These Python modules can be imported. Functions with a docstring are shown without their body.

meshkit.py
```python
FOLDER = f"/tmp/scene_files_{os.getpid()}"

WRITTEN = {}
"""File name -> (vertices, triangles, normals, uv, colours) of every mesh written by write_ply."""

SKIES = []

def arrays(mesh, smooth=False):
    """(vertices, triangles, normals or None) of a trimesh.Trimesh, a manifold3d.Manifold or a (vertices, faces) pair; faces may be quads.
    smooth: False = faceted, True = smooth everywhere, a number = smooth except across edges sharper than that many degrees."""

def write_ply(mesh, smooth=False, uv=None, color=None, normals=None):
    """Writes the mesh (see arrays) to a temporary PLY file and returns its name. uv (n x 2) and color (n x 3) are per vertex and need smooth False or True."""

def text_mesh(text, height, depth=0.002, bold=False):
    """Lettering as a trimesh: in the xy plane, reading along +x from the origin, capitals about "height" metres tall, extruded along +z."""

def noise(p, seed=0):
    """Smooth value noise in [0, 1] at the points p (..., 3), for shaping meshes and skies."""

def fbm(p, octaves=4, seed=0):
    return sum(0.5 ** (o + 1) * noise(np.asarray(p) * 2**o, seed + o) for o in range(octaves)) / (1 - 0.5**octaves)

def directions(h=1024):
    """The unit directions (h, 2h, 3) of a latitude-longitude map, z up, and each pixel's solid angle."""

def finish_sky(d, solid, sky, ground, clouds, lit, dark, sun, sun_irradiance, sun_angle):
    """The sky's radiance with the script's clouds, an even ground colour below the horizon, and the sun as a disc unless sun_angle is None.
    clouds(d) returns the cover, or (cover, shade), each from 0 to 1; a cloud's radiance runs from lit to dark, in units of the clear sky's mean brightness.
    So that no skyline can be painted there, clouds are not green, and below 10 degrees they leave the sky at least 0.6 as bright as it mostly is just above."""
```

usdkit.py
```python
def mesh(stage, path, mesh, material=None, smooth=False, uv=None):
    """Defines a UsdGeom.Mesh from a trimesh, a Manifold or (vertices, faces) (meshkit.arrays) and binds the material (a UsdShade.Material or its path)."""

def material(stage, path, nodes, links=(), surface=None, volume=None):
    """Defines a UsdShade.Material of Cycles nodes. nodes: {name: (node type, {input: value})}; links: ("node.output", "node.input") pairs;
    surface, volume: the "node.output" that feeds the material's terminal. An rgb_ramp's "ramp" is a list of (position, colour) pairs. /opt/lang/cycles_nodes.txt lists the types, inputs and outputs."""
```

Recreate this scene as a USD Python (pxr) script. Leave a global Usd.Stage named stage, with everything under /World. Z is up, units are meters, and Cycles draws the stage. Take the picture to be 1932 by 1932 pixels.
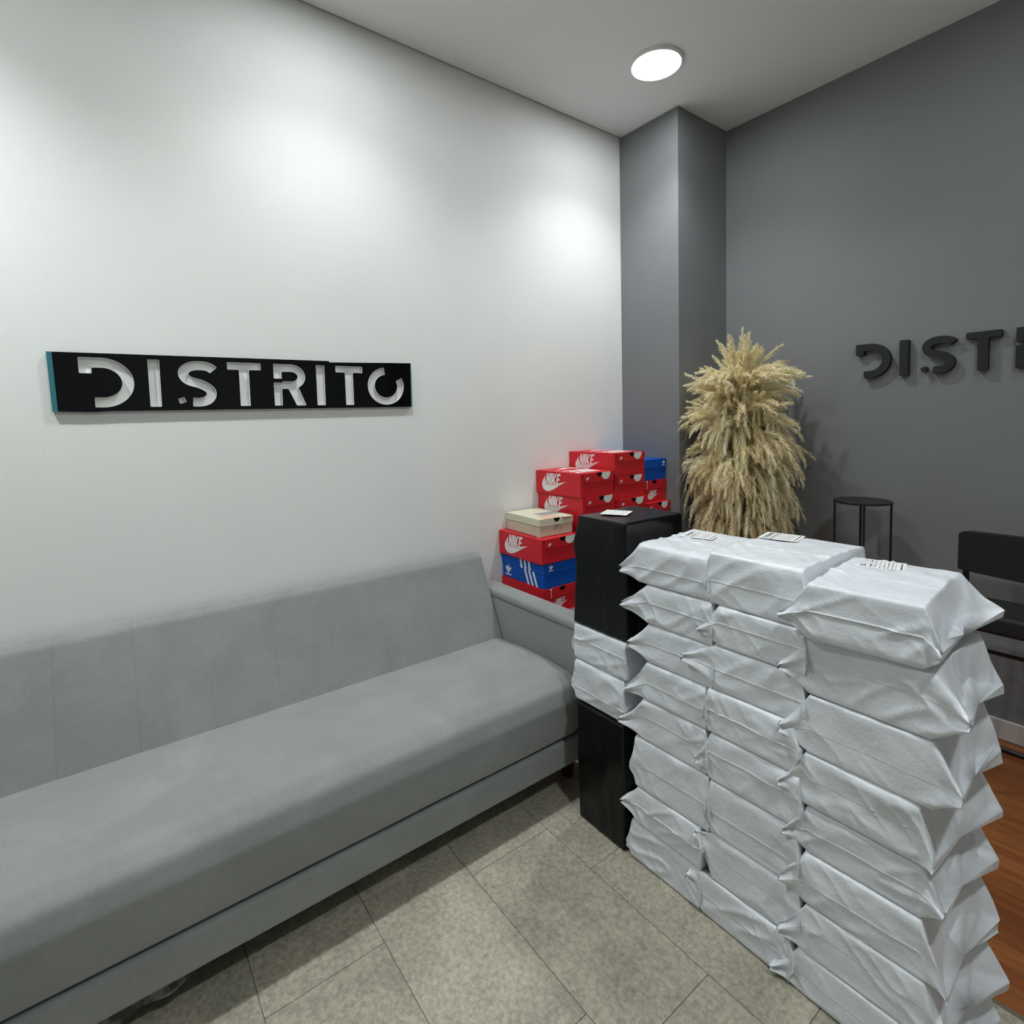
import math, random
import numpy as np
import trimesh, usdkit, meshkit
from shapely.geometry import Polygon, LineString, Point, box as sbox
from shapely import affinity
from shapely.ops import unary_union
from pxr import Usd, UsdGeom, UsdLux, Gf, Sdf

stage = Usd.Stage.CreateInMemory()
UsdGeom.SetStageUpAxis(stage, 'Z')
UsdGeom.SetStageMetersPerUnit(stage, 1.0)
W = UsdGeom.Xform.Define(stage, '/World')
stage.SetDefaultPrim(W.GetPrim())
UsdGeom.Scope.Define(stage, '/World/Looks')

# ------------------------------------------------------------------ camera, light, exposure
CAM = np.array([2.124, 0.0, 1.35])
YAW, PITCH, ROLL = 0.925360124, -0.0662446183, -0.02535019
FPX, PPX, PPY, N = 1020.42, 966.0, 858.48, 1932.0
EXPOSURE = 0.0
LAMP = 46.0
LAMP_COLOR = (0.96, 1.0, 1.0)
CEIL = 2.907
# the ceiling's round LED lamps: the first is the one in view, the rest are out of view, placed and tuned to light the room
# x, y, glow of the diffuser, strength of the added spot beneath it that brightens floor, seat and lower wall
LAMPS = [(0.535, 2.05, 1.18, 13.0), (0.535, 0.70, 1.22, 9.5), (0.535, -0.65, 1.05, 30.0), (2.6, 0.70, 3.8, 10.0), (2.0, 2.05, 0.85, 1.0)]

fw = np.array([-math.sin(YAW) * math.cos(PITCH), math.cos(YAW) * math.cos(PITCH), math.sin(PITCH)])
rt = np.cross(fw, [0, 0, 1]); rt /= np.linalg.norm(rt)
up = np.cross(rt, fw)
cr, sr = math.cos(ROLL), math.sin(ROLL)
rt, up = rt * cr + up * sr, up * cr - rt * sr
cam = UsdGeom.Camera.Define(stage, '/World/Camera')
m = Gf.Matrix4d(*[float(x) for x in (*rt, 0, *up, 0, *(-fw), 0, *CAM, 1)])
cam.AddTransformOp().Set(m)
cam.CreateHorizontalApertureAttr(36.0)
cam.CreateVerticalApertureAttr(36.0)
cam.CreateFocalLengthAttr(FPX / N * 36.0)
cam.CreateHorizontalApertureOffsetAttr(0.0)
cam.CreateVerticalApertureOffsetAttr(-(N / 2 - PPY) / N * 36.0)
cam.CreateClippingRangeAttr(Gf.Vec2f(0.02, 100))
cam.CreateExposureAttr(EXPOSURE)

# ------------------------------------------------------------------ helpers
used = {}


def numbered(parent, name):
    k = used.get((parent, name), 0)
    used[(parent, name)] = k + 1
    return f'{parent}/{name}' + (f'_{k:03d}' if k else '')


def path_of(parent):
    return '/World' if parent is None else str(parent.GetPath())


def obj(name, mesh, material, parent=None, smooth=False, label=None, kind=None):
    p = numbered(path_of(parent), name)
    g = usdkit.mesh(stage, p, mesh, material, smooth).GetPrim()
    if label:
        g.SetCustomDataByKey('label', label)
    if kind:
        g.SetCustomDataByKey('kind', kind)
    return g


def tag(o, label, cat=None, group=None, kind=None):
    o.SetCustomDataByKey('label', label)
    if cat:
        o.SetCustomDataByKey('category', cat)
    if group:
        o.SetCustomDataByKey('group', group)
    if kind:
        o.SetCustomDataByKey('kind', kind)
    return o


def thing(name, label, cat, loc=(0, 0, 0), rz=0.0, group=None, kind=None):
    x = UsdGeom.Xform.Define(stage, numbered('/World', name))
    x.AddTranslateOp().Set(Gf.Vec3d(*map(float, loc)))
    x.AddRotateZOp().Set(float(rz))
    return tag(x.GetPrim(), label, cat, group, kind)


def copy_of(src, name, label, cat, loc, rz=0.0, group=None, scale=None):
    x = UsdGeom.Xform.Define(stage, numbered('/World', name))
    p = x.GetPrim()
    p.GetReferences().AddInternalReference(src.GetPath())
    p.SetInstanceable(True)
    x.ClearXformOpOrder()
    x.AddTranslateOp().Set(Gf.Vec3d(*map(float, loc)))
    x.AddRotateZOp().Set(float(rz))
    if scale:
        x.AddScaleOp().Set(Gf.Vec3f(*scale))
    return tag(p, label, cat, group)


def bx(x0, x1, y0, y1, z0, z1):
    b = trimesh.creation.box([x1 - x0, y1 - y0, z1 - z0])
    b.apply_translation([(x0 + x1) / 2, (y0 + y1) / 2, (z0 + z1) / 2])
    return b


def rbox(x0, x1, y0, y1, z0, z1, r=0.01, n=3):
    """box with rounded edges"""
    s = np.array([x1 - x0, y1 - y0, z1 - z0])
    r = min(r, s.min() / 2.001)
    g = []
    for k in range(3):
        a = [np.linspace(0, r, n + 1), np.linspace(s[k] - r, s[k], n + 1)]
        g.append(np.concatenate(a))
    return _roundgrid(g, s, r, (x0, y0, z0))


def _roundgrid(g, s, r, off, raw=False):
    V, F, base = [], [], 0
    for ax in range(3):
        u, v = (ax + 1) % 3, (ax + 2) % 3
        U, Vv = np.meshgrid(g[u], g[v], indexing='ij')
        for side in (0, 1):
            P = np.zeros(U.shape + (3,))
            P[..., u], P[..., v], P[..., ax] = U, Vv, s[ax] * side
            nu, nv = U.shape
            idx = np.arange(nu * nv).reshape(nu, nv) + base
            q = np.stack([idx[:-1, :-1], idx[1:, :-1], idx[1:, 1:], idx[:-1, 1:]], -1).reshape(-1, 4)
            F.append(q if side else q[:, ::-1])
            V.append(P.reshape(-1, 3))
            base += nu * nv
    V, F = np.vstack(V), np.vstack(F)
    c = np.clip(V, r, s - r)
    d = V - c
    L = np.linalg.norm(d, axis=1, keepdims=True)
    V = np.where(L > 1e-9, c + d / np.maximum(L, 1e-9) * r, V)
    F = np.vstack([F[:, [0, 1, 2]], F[:, [0, 2, 3]]])
    m = trimesh.Trimesh(V + np.array(off), F, process=False)
    m.merge_vertices(digits_vertex=6)
    return m


def gridbox(w, d, h, r, step):
    """densely divided rounded box for displacement"""
    s = np.array([w, d, h])
    g = [np.unique(np.concatenate([np.linspace(0, r, 4), np.linspace(r, k - r, max(3, int((k - 2 * r) / step)) + 1), np.linspace(k - r, k, 4)]).round(7)) for k in s]
    return _roundgrid(g, s, r, (0, 0, 0))


def tube(pts, r, n=10, closed=False):
    pts = np.asarray(pts, float)
    m = len(pts)
    V, F = [], []
    prev = None
    for i in range(m):
        a, b = pts[max(i - 1, 0)], pts[min(i + 1, m - 1)]
        t = (b - a) / max(np.linalg.norm(b - a), 1e-9)
        if prev is None:
            ref = np.array([0, 0, 1.0]) if abs(t[2]) < 0.9 else np.array([1.0, 0, 0])
            u = np.cross(t, ref)
        else:
            u = prev - t * (prev @ t)
        u /= np.linalg.norm(u)
        prev = u
        v = np.cross(t, u)
        rr = r[i] if np.ndim(r) else r
        for k in range(n):
            an = 2 * math.pi * k / n
            V.append(pts[i] + rr * (u * math.cos(an) + v * math.sin(an)))
    for i in range(m - 1):
        for k in range(n):
            a, b = i * n + k, i * n + (k + 1) % n
            F += [[a, b, b + n], [a, b + n, a + n]]
    c0, c1 = len(V), len(V) + 1
    V += [pts[0], pts[-1]]
    for k in range(n):
        F += [[c0, (k + 1) % n, k], [c1, (m - 1) * n + k, (m - 1) * n + (k + 1) % n]]
    return trimesh.Trimesh(np.array(V), np.array(F), process=False)


def fillet(pts, r, n=6):
    """rounds the corners of a polyline"""
    pts = [np.asarray(p, float) for p in pts]
    out = [pts[0]]
    for a, b, c in zip(pts[:-2], pts[1:-1], pts[2:]):
        u, v = (a - b) / np.linalg.norm(a - b), (c - b) / np.linalg.norm(c - b)
        p, q = b + u * r, b + v * r
        for t in np.linspace(0, 1, n):
            out.append((1 - t) ** 2 * p + 2 * t * (1 - t) * b + t * t * q)
    out.append(pts[-1])
    return out


def lathe(profile, n=48):
    return trimesh.creation.revolve(np.array(profile, float), sections=n)


def cat(ms):
    return trimesh.util.concatenate(ms)


def extrude(shape, depth):
    gs = [g for g in getattr(shape, 'geoms', [shape]) if g.area > 1e-10]
    return cat([trimesh.creation.extrude_polygon(g, depth, engine='earcut') for g in gs])


def place(mesh, o, ex, ey, ez):
    """maps the mesh's x, y, z axes to ex, ey, ez at o"""
    T = np.eye(4)
    T[:3, 0], T[:3, 1], T[:3, 2], T[:3, 3] = ex, ey, ez, o
    mesh = mesh.copy()
    mesh.apply_transform(T)
    return mesh


X, Y, Z = np.eye(3)


# ------------------------------------------------------------------ materials
def mat(name, color, rough=0.5, spec=0.5, var=None, bump=None, rand=0.0, rand_hue=None, fine=None, extra=None, stretch=None, detail=4, dist=0.0, bstretch=None):
    """principled material: var=(scale, other colour, low, high) mixes a second colour by noise, bump=(scale, strength, distance)"""
    n = {'p': ('principled_bsdf', {'base_color': color, 'roughness': rough, 'specular_ior_level': spec, **(extra or {})}),
         'tc': ('texture_coordinate', {})}
    l = []
    src = None
    vec = 'tc.object'
    if stretch:
        n['map'] = ('mapping', {'scale': stretch})
        l.append(('tc.object', 'map.vector'))
        vec = 'map.vector'
    if rand:
        n['oi'] = ('object_info', {})
        n['off'] = ('vector_math', {'math_type': 'multiply_add', 'vector2': (1, 1, 1)})
        n['wn'] = ('white_noise_texture', {'dimensions': '1D'})
        n['ws'] = ('vector_math', {'math_type': 'scale', 'scale': 20.0})
        l += [('oi.random', 'wn.w'), ('wn.color', 'ws.vector1'), (vec, 'off.vector1'), ('ws.vector', 'off.vector3')]
        vec = 'off.vector'
    if var:
        sc, c2, lo, hi = var
        n['nz'] = ('noise_texture', {'scale': sc, 'detail': float(detail), 'roughness': 0.6, 'distortion': dist})
        n['mr'] = ('map_range', {'from_min': lo, 'from_max': hi, 'clamp': True})
        n['mx'] = ('mix_color', {'a': color, 'b': c2})
        l += [(vec, 'nz.vector'), ('nz.fac', 'mr.value'), ('mr.result', 'mx.fac')]
        src = 'mx.result'
    if fine:
        sc, amt = fine
        n['nf'] = ('noise_texture', {'scale': sc, 'detail': 3.0, 'roughness': 0.7})
        n['mf'] = ('map_range', {'from_min': 0.3, 'from_max': 0.7, 'to_min': 1 - amt, 'to_max': 1 + amt})
        n['hf'] = ('hsv', {'color': color})
        l += [(vec, 'nf.vector'), ('nf.fac', 'mf.value'), ('mf.result', 'hf.value')]
        if src:
            l.append((src, 'hf.color'))
        src = 'hf.color'
    if rand:
        n['mo'] = ('map_range', {'to_min': 1 - rand, 'to_max': 1 + rand})
        n['ho'] = ('hsv', {'color': color})
        l += [('oi.random', 'mo.value'), ('mo.result', 'ho.value')]
        if src:
            l.append((src, 'ho.color'))
        src = 'ho.color'
    if src:
        l.append((src, 'p.base_color'))
    if bump:
        sc, st, di = bump
        n['nb'] = ('noise_texture', {'scale': sc, 'detail': 4.0, 'roughness': 0.6})
        n['b'] = ('bump', {'strength': st, 'distance': di})
        bv = vec
        if bstretch:
            n['bm'] = ('mapping', {'scale': bstretch})
            l.append((vec, 'bm.vector'))
            bv = 'bm.vector'
        l += [(bv, 'nb.vector'), ('nb.fac', 'b.height'), ('b.normal', 'p.normal')]
    return usdkit.material(stage, '/World/Looks/' + name, n, l, 'p.BSDF')


M = {}
M['wall_white'] = mat('wall_white', (0.80, 0.815, 0.80), 0.65, 0.25, var=(1.1, (0.76, 0.775, 0.765), 0.42, 0.72), bump=(90, 0.08, 0.004))
M['ceiling'] = mat('ceiling_paint', (0.86, 0.87, 0.87), 0.8, 0.2, bump=(60, 0.05, 0.003))
M['wall_grey'] = mat('wall_grey', (0.196, 0.204, 0.214), 0.55, 0.3, var=(1.6, (0.212, 0.221, 0.230), 0.4, 0.7), bump=(80, 0.08, 0.004))
M['dark_gap'] = mat('dark_gap', (0.03, 0.03, 0.032), 0.9, 0.1)
M['tile'] = mat('stone_tile', (0.27, 0.255, 0.203), 0.42, 0.35, var=(5.0, (0.42, 0.39, 0.31), 0.32, 0.70), rand=0.03, fine=(75, 0.30), bump=(60, 0.12, 0.004), detail=7)
M['grout'] = mat('grout', (0.15, 0.142, 0.115), 0.9, 0.1)
M['wood'] = mat('wood_plank', (0.255, 0.090, 0.027), 0.38, 0.4, var=(7, (0.16, 0.043, 0.012), 0.42, 0.7), rand=0.12, fine=(30, 0.18), stretch=(0.35, 5.0, 1.0), dist=0.6)
M['baseboard'] = mat('baseboard_paint', (0.62, 0.59, 0.57), 0.45, 0.4)
M['sofa'] = mat('grey_suede', (0.235, 0.247, 0.243), 0.9, 0.15, var=(4.2, (0.27, 0.284, 0.28), 0.40, 0.70), fine=(120, 0.05), bump=(420, 0.15, 0.002), extra={'sheen_weight': 0.55, 'sheen_roughness': 0.45, 'sheen_tint': (0.8, 0.85, 0.85)}, dist=0.8)
M['sofa_seam'] = mat('suede_seam', (0.13, 0.137, 0.135), 0.9, 0.1)
M['lining'] = mat('torn_lining', (0.10, 0.098, 0.09), 0.95, 0.1, var=(25, (0.34, 0.32, 0.28), 0.5, 0.7))
M['leg'] = mat('black_plastic', (0.012, 0.012, 0.013), 0.5, 0.4)
M['bag'] = mat('silver_mailer_plastic', (0.71, 0.745, 0.79), 0.36, 0.5, var=(14, (0.66, 0.695, 0.735), 0.4, 0.7), rand=0.025, fine=(220, 0.05), bump=(24, 0.28, 0.010), extra={'coat_weight': 0.15, 'coat_roughness': 0.2})
M['film'] = mat('black_stretch_film', (0.003, 0.003, 0.0035), 0.24, 0.30, bump=(22, 0.16, 0.006), bstretch=(1.6, 1.6, 0.35))
M['red'] = mat('red_card', (0.62, 0.016, 0.028), 0.45, 0.35, fine=(160, 0.06))
M['red_dark'] = mat('dark_red_card', (0.20, 0.009, 0.013), 0.5, 0.3)
M['blue'] = mat('blue_card', (0.002, 0.085, 0.46), 0.45, 0.25, fine=(160, 0.05))
M['cream'] = mat('cream_card', (0.67, 0.66, 0.50), 0.5, 0.3, fine=(150, 0.03))
M['beige'] = mat('beige_card', (0.58, 0.54, 0.42), 0.55, 0.3, fine=(150, 0.03))
M['print'] = mat('white_print', (0.80, 0.80, 0.79), 0.5, 0.3)
M['ink'] = mat('black_ink', (0.02, 0.02, 0.022), 0.6, 0.2)
M['grey_ink'] = mat('grey_ink', (0.33, 0.33, 0.32), 0.6, 0.2)
M['faint_ink'] = mat('faint_ink', (0.50, 0.48, 0.40), 0.6, 0.2)
M['peach'] = mat('peach_print', (0.72, 0.48, 0.36), 0.5, 0.3)
M['hole'] = mat('dark_hole', (0.006, 0.005, 0.005), 0.9, 0.1)
M['paper'] = mat('label_paper', (0.80, 0.80, 0.80), 0.5, 0.3)
M['acrylic'] = mat('black_acrylic', (0.003, 0.0033, 0.0045), 0.06, 0.18)
M['teal'] = mat('teal_acrylic_edge', (0.035, 0.17, 0.20), 0.2, 0.5)
M['white_cut'] = mat('white_cut_edge', (0.78, 0.78, 0.77), 0.6, 0.3)
M['letter'] = mat('black_foam_letter', (0.017, 0.018, 0.019), 0.6, 0.3)
M['metal'] = mat('black_metal', (0.010, 0.010, 0.011), 0.42, 0.5)
M['chair'] = mat('black_upholstery', (0.012, 0.012, 0.013), 0.6, 0.35, bump=(200, 0.1, 0.002))
M['pot'] = mat('dark_pot', (0.03, 0.03, 0.032), 0.5, 0.4)
M['stem'] = mat('dry_stem', (0.42, 0.33, 0.17), 0.7, 0.2)
M['lamp_rim'] = mat('lamp_rim', (0.80, 0.80, 0.80), 0.3, 0.5)
# pampas plumes: diffuse mixed with translucent
M['plume'] = usdkit.material(stage, '/World/Looks/pampas', {
    'oi': ('object_info', {}),
    'r': ('rgb_ramp', {'ramp': [(0.0, (0.90, 0.80, 0.53)), (0.5, (0.95, 0.88, 0.64)), (1.0, (0.97, 0.93, 0.74))]}),
    'd': ('diffuse_bsdf', {}), 't': ('translucent_bsdf', {}), 'm': ('mix_closure', {'fac': 0.42})},
    [('oi.random', 'r.fac'), ('r.color', 'd.color'), ('r.color', 't.color'), ('d.BSDF', 'm.closure1'), ('t.BSDF', 'm.closure2')], 'm.closure')
for k, (_, _, s, _) in enumerate(LAMPS):
    M[f'glow{k}'] = usdkit.material(stage, f'/World/Looks/lamp_glow_{k}', {'e': ('emission', {'color': LAMP_COLOR, 'strength': LAMP * s})}, [], 'e.emission')

# ------------------------------------------------------------------ the room
RX, RY0, RY1 = 4.2, -2.8, 2.848  # unseen right and front walls drawn in for more bounced light
CX, CY = 0.387, 2.41            # the corner column
WOOD_Y = 1.54

fl = thing('floor', 'grey stone look tiles meeting orange brown wood planks', None, kind='structure')
obj('subfloor', bx(0, RX, RY0, RY1, -0.06, -0.0025), M['grout'], fl)
G = 0.0009
th, tl = 0.2915, 0.595
k0 = 0
rows = []
y = 0.2125
while y > RY0:
    y -= th
yy = y
offs = {0: 0.85 - tl, 1: 0.70, 2: 0.82, 3: 1.02}
r = 0
while yy < WOOD_Y - 0.01:
    y0, y1 = max(yy, RY0), min(yy + th, WOOD_Y)
    ridx = round((yy - 0.2125) / th) % 4
    x = offs[ridx] % tl - tl
    while x < RX:
        x0, x1 = max(x, 0), min(x + tl, RX)
        if x1 - x0 > 0.01 and y1 - y0 > 0.01:
            obj('tile', bx(x0 + G, x1 - G, y0 + G, y1 - G, -0.006, 0.0), M['tile'], fl)
        x += tl
    yy += th
obj('threshold', bx(0, RX, WOOD_Y - 0.004, WOOD_Y + 0.006, -0.006, 0.0012), M['grout'], fl)
pw = 0.19
rng = random.Random(5)
y = WOOD_Y + 0.006
j = 0
while y < RY1 - 0.01:
    y1 = min(y + pw, RY1)
    x = -rng.random() * 1.1
    while x < RX:
        x0, x1 = max(x, 0), min(x + 1.2, RX)
        if x1 > x0 + 0.01:
            obj('plank', bx(x0 + 0.0006, x1 - 0.0006, y + 0.0006, y1 - 0.0006, -0.006, 0.0005), M['wood'], fl)
        x += 1.2
    y += pw

tag(obj('wall_left', bx(-0.12, 0, RY0 - 0.12, RY1 + 0.12, -0.06, CEIL + 0.1), M['wall_white']), 'white painted wall behind the grey sofa', kind='structure')
tag(obj('wall_back', bx(0, RX, RY1, RY1 + 0.12, -0.06, CEIL + 0.1), M['wall_grey']), 'dark grey painted wall behind the pampas grass', kind='structure')
tag(obj('wall_right', bx(RX, RX + 0.12, RY0 - 0.12, RY1 + 0.12, -0.06, CEIL + 0.1), M['wall_white']), 'unseen white wall on the right, placed to bounce light back into the room', kind='structure')
tag(obj('wall_front', bx(0, RX, RY0 - 0.12, RY0, -0.06, CEIL + 0.1), M['wall_white']), 'unseen white wall behind the camera, placed to bounce light back into the room', kind='structure')
tag(obj('column', bx(0, CX, CY, RY1, 0, CEIL), M['wall_grey']), 'dark grey boxed column in the corner', kind='structure')
ce = thing('ceiling', 'white painted ceiling with a thin shadow gap along the white wall', None, kind='structure')
obj('ceiling_panel', bx(0.008, RX, RY0, RY1, CEIL, CEIL + 0.05), M['ceiling'], ce)
obj('shadow_gap', bx(0, 0.008, RY0, CY, CEIL + 0.012, CEIL + 0.05), M['dark_gap'], ce)  # backing coloured dark to stand in for the shade inside the gap
bb = rbox(0, RX - CX - 0.002, 0, 0.014, 0, 0.083, 0.004, 2)
bb.apply_translation([CX + 0.001, RY1 - 0.0142, 0.0006])
tag(obj('baseboard_back', bb, M['baseboard'], smooth=40), 'white baseboard along the dark grey wall', kind='structure')

# ------------------------------------------------------------------ ceiling lamps
def lamp(i, x, y, beam):
    lab = 'round white LED ceiling light glowing in front of the grey column' if i == 0 else 'unseen round ceiling light out of view, placed to light the walls, floor and parcels'  # all but the first are unseen, placed for the light they give
    t = thing('ceiling_light', lab, 'ceiling light', (x, y, CEIL), group=None if i == 0 else 'ceiling lights outside the picture')
    R = 0.108
    ring = lathe([(R - 0.004, 0.0), (R + 0.008, 0.0), (R + 0.009, -0.006), (R + 0.006, -0.012), (R, -0.0135), (R - 0.005, -0.011), (R - 0.004, 0.0)], 64)
    obj('rim', ring, M['lamp_rim'], t, smooth=40)
    d = lathe([(0.0, -0.0125), (R * 0.6, -0.0123), (R - 0.004, -0.0105), (R - 0.004, -0.001), (0, -0.001)], 64)
    obj('diffuser', d, M[f'glow{i}'], t, smooth=40)
    L = UsdLux.SphereLight.Define(stage, str(t.GetPath()) + '/beam')  # added spot below the diffuser, brightens floor, seat and lower wall
    L.AddTranslateOp().Set(Gf.Vec3d(0, 0, -0.05))
    L.CreateRadiusAttr(0.03)
    L.CreateIntensityAttr(beam)
    L.CreateColorAttr(Gf.Vec3f(*LAMP_COLOR))
    L.CreateNormalizeAttr(True)
    S = UsdLux.ShapingAPI.Apply(L.GetPrim())
    S.CreateShapingConeAngleAttr(62.0)
    S.CreateShapingConeSoftnessAttr(1.0)


for i, (x, y, s, b) in enumerate(LAMPS):
    lamp(i, x, y, b)


# ------------------------------------------------------------------ stencil lettering
def stroke(pts, w, cap='flat', join='mitre'):
    return LineString(pts).buffer(w / 2, cap_style=cap, join_style=join, mitre_limit=3)


def soften(s, r=0.018):
    return s.buffer(-r, join_style='round', quad_segs=6).buffer(2 * r, join_style='round', quad_segs=6).buffer(-r, join_style='round', quad_segs=6)


def spline(pts, n=60):
    from scipy.interpolate import make_interp_spline
    p = np.array(pts, float)
    t = np.r_[0, np.cumsum(np.linalg.norm(np.diff(p, axis=0), axis=1))]
    return make_interp_spline(t, p, k=3)(np.linspace(0, t[-1], n))


def arc(cx, cy, rx, ry, a0, a1, n=30):
    return [(cx + rx * math.cos(math.radians(a)), cy + ry * math.sin(math.radians(a))) for a in np.linspace(a0, a1, n)]


def glyphs():
    s = 0.21
    D = stroke([(0.105, 0.68), (0.105, 0.90)] + arc(0.36, 0.5, 0.435, 0.40, 90, -90, 40) + [(0.225, 0.10)], 0.205)
    I = sbox(0, 0, s, 1)
    S = stroke(spline([(0.70, 0.80), (0.60, 0.875), (0.42, 0.90), (0.22, 0.86), (0.115, 0.745), (0.16, 0.61), (0.34, 0.525), (0.53, 0.445), (0.64, 0.32), (0.60, 0.18), (0.46, 0.105), (0.27, 0.10)]), 0.20)
    S = S.union(affinity.rotate(sbox(0.0, 0.075, 0.13, 0.195), 20))
    T = sbox(0, 0.83, 0.71, 1).union(sbox(0.24, 0, 0.455, 0.9))
    R = stroke([(0.095, 0.64), (0.095, 0.905)] + arc(0.40, 0.70, 0.245, 0.205, 90, -90, 24) + [(0.09, 0.495), (0.09, 0.0)], 0.185)
    R = R.difference(sbox(-0.1, 0.555, 0.20, 0.645)).union(Polygon([(0.36, 0.44), (0.56, 0.47), (0.74, 0.0), (0.51, 0.0), (0.33, 0.40)]))
    O = stroke(arc(0.52, 0.5, 0.42, 0.40, 95, 388, 70), 0.20)
    return dict(D=(D, 0.9), I=(I, s), S=(S, 0.74), T=(T, 0.71), R=(R, 0.74), O=(O, 1.04))


GL = {k: (soften(v[0]), v[1]) for k, v in glyphs().items()}
WORD = 'DISTRITO'
LEFT_Y = [-0.049, 0.127, 0.207, 0.357, 0.508, 0.662, 0.737, 0.866]     # where each letter of the cut-out sign starts
RIGHT_X = [1.062, 1.236, 1.316, 1.466, 1.618, 1.772, 1.847, 1.976]

# cut-out sign on the white wall
sg = thing('cutout_sign', 'glossy black acrylic sign with DISTRITO cut out of it on the white wall', 'sign', (0.0, 0.47, 1.41))
yo, zo = 0.47, 1.41
panel = Polygon([(-0.108, 1.584), (0.712, 1.592), (0.716, 1.587), (1.058, 1.598), (1.056, 1.4135), (0.9, 1.4125), (0.02, 1.4065), (-0.02, 1.4040), (-0.104, 1.4068)])
holes = []
for ch, y0 in zip(WORD, LEFT_Y):
    base = 1.4185 + (y0 + 0.05) * 0.0048
    g = affinity.affine_transform(GL[ch][0], [0.153, 0, 0, 0.153, y0, base])
    holes.append(g)
shape = panel.difference(unary_union(holes))
pm = extrude(affinity.translate(shape, -yo, -zo), 0.011)
obj('panel', place(pm, (0.003, 0, 0), Y, Z, X), M['acrylic'], sg)
for g in holes:
    lin = affinity.translate(g.difference(g.buffer(-0.0012)), -yo, -zo)
    obj('cut_edge', place(extrude(lin, 0.0105), (0.003, 0, 0), Y, Z, X), M['white_cut'], sg, label='white inner edge of a cut-out letter')
for e in (Polygon([(-0.121, 1.584), (-0.1082, 1.584), (-0.1042, 1.4068), (-0.117, 1.4062)]), Polygon([(1.0582, 1.598), (1.0625, 1.5978), (1.0605, 1.4138), (1.0562, 1.4137)])):
    obj('edge_strip', place(extrude(affinity.translate(e, -yo, -zo), 0.011), (0.003, 0, 0), Y, Z, X), M['teal'], sg, label='teal edge of the black acrylic')
for py in (-0.06, 1.0):
    obj('spacer', bx(0, 0.003, py - yo - 0.005, py - yo + 0.005, 0.02, 0.15), M['white_cut'], sg)

# raised letters on the grey wall
rs = thing('wall_lettering', 'raised matt black DISTRITO letters on the dark grey wall', 'sign', (1.06, RY1, 1.497))
for ch, x0 in zip(WORD, RIGHT_X):
    g = affinity.scale(GL[ch][0], 0.155, 0.155, origin=(0, 0))
    obj('letter', place(extrude(g, 0.028), (x0 - 1.06, -0.0002, 0.0), X, Z, -Y), M['letter'], rs)

# ------------------------------------------------------------------ sofa
def loft(sections):
    S = np.array(sections)          # (m, n, 3)
    mm, n, _ = S.shape
    V = S.reshape(-1, 3)
    i = np.arange(mm - 1)[:, None] * n
    k = np.arange(n)[None, :]
    a, b = i + k, i + (k + 1) % n
    F = np.stack([a, b, b + n, a + n], -1).reshape(-1, 4)
    F = np.vstack([F[:, [0, 1, 2]], F[:, [0, 2, 3]]])
    c0, c1 = len(V), len(V) + 1
    V = np.vstack([V, S[0].mean(0), S[-1].mean(0)])
    kk = np.arange(n)
    F = np.vstack([F, np.stack([np.full(n, c0), (kk + 1) % n, kk], 1), np.stack([np.full(n, c1), (mm - 1) * n + kk, (mm - 1) * n + (kk + 1) % n], 1)])
    m = trimesh.Trimesh(V, F, process=False)
    if m.volume < 0:
        m.invert()
    return m


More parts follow.
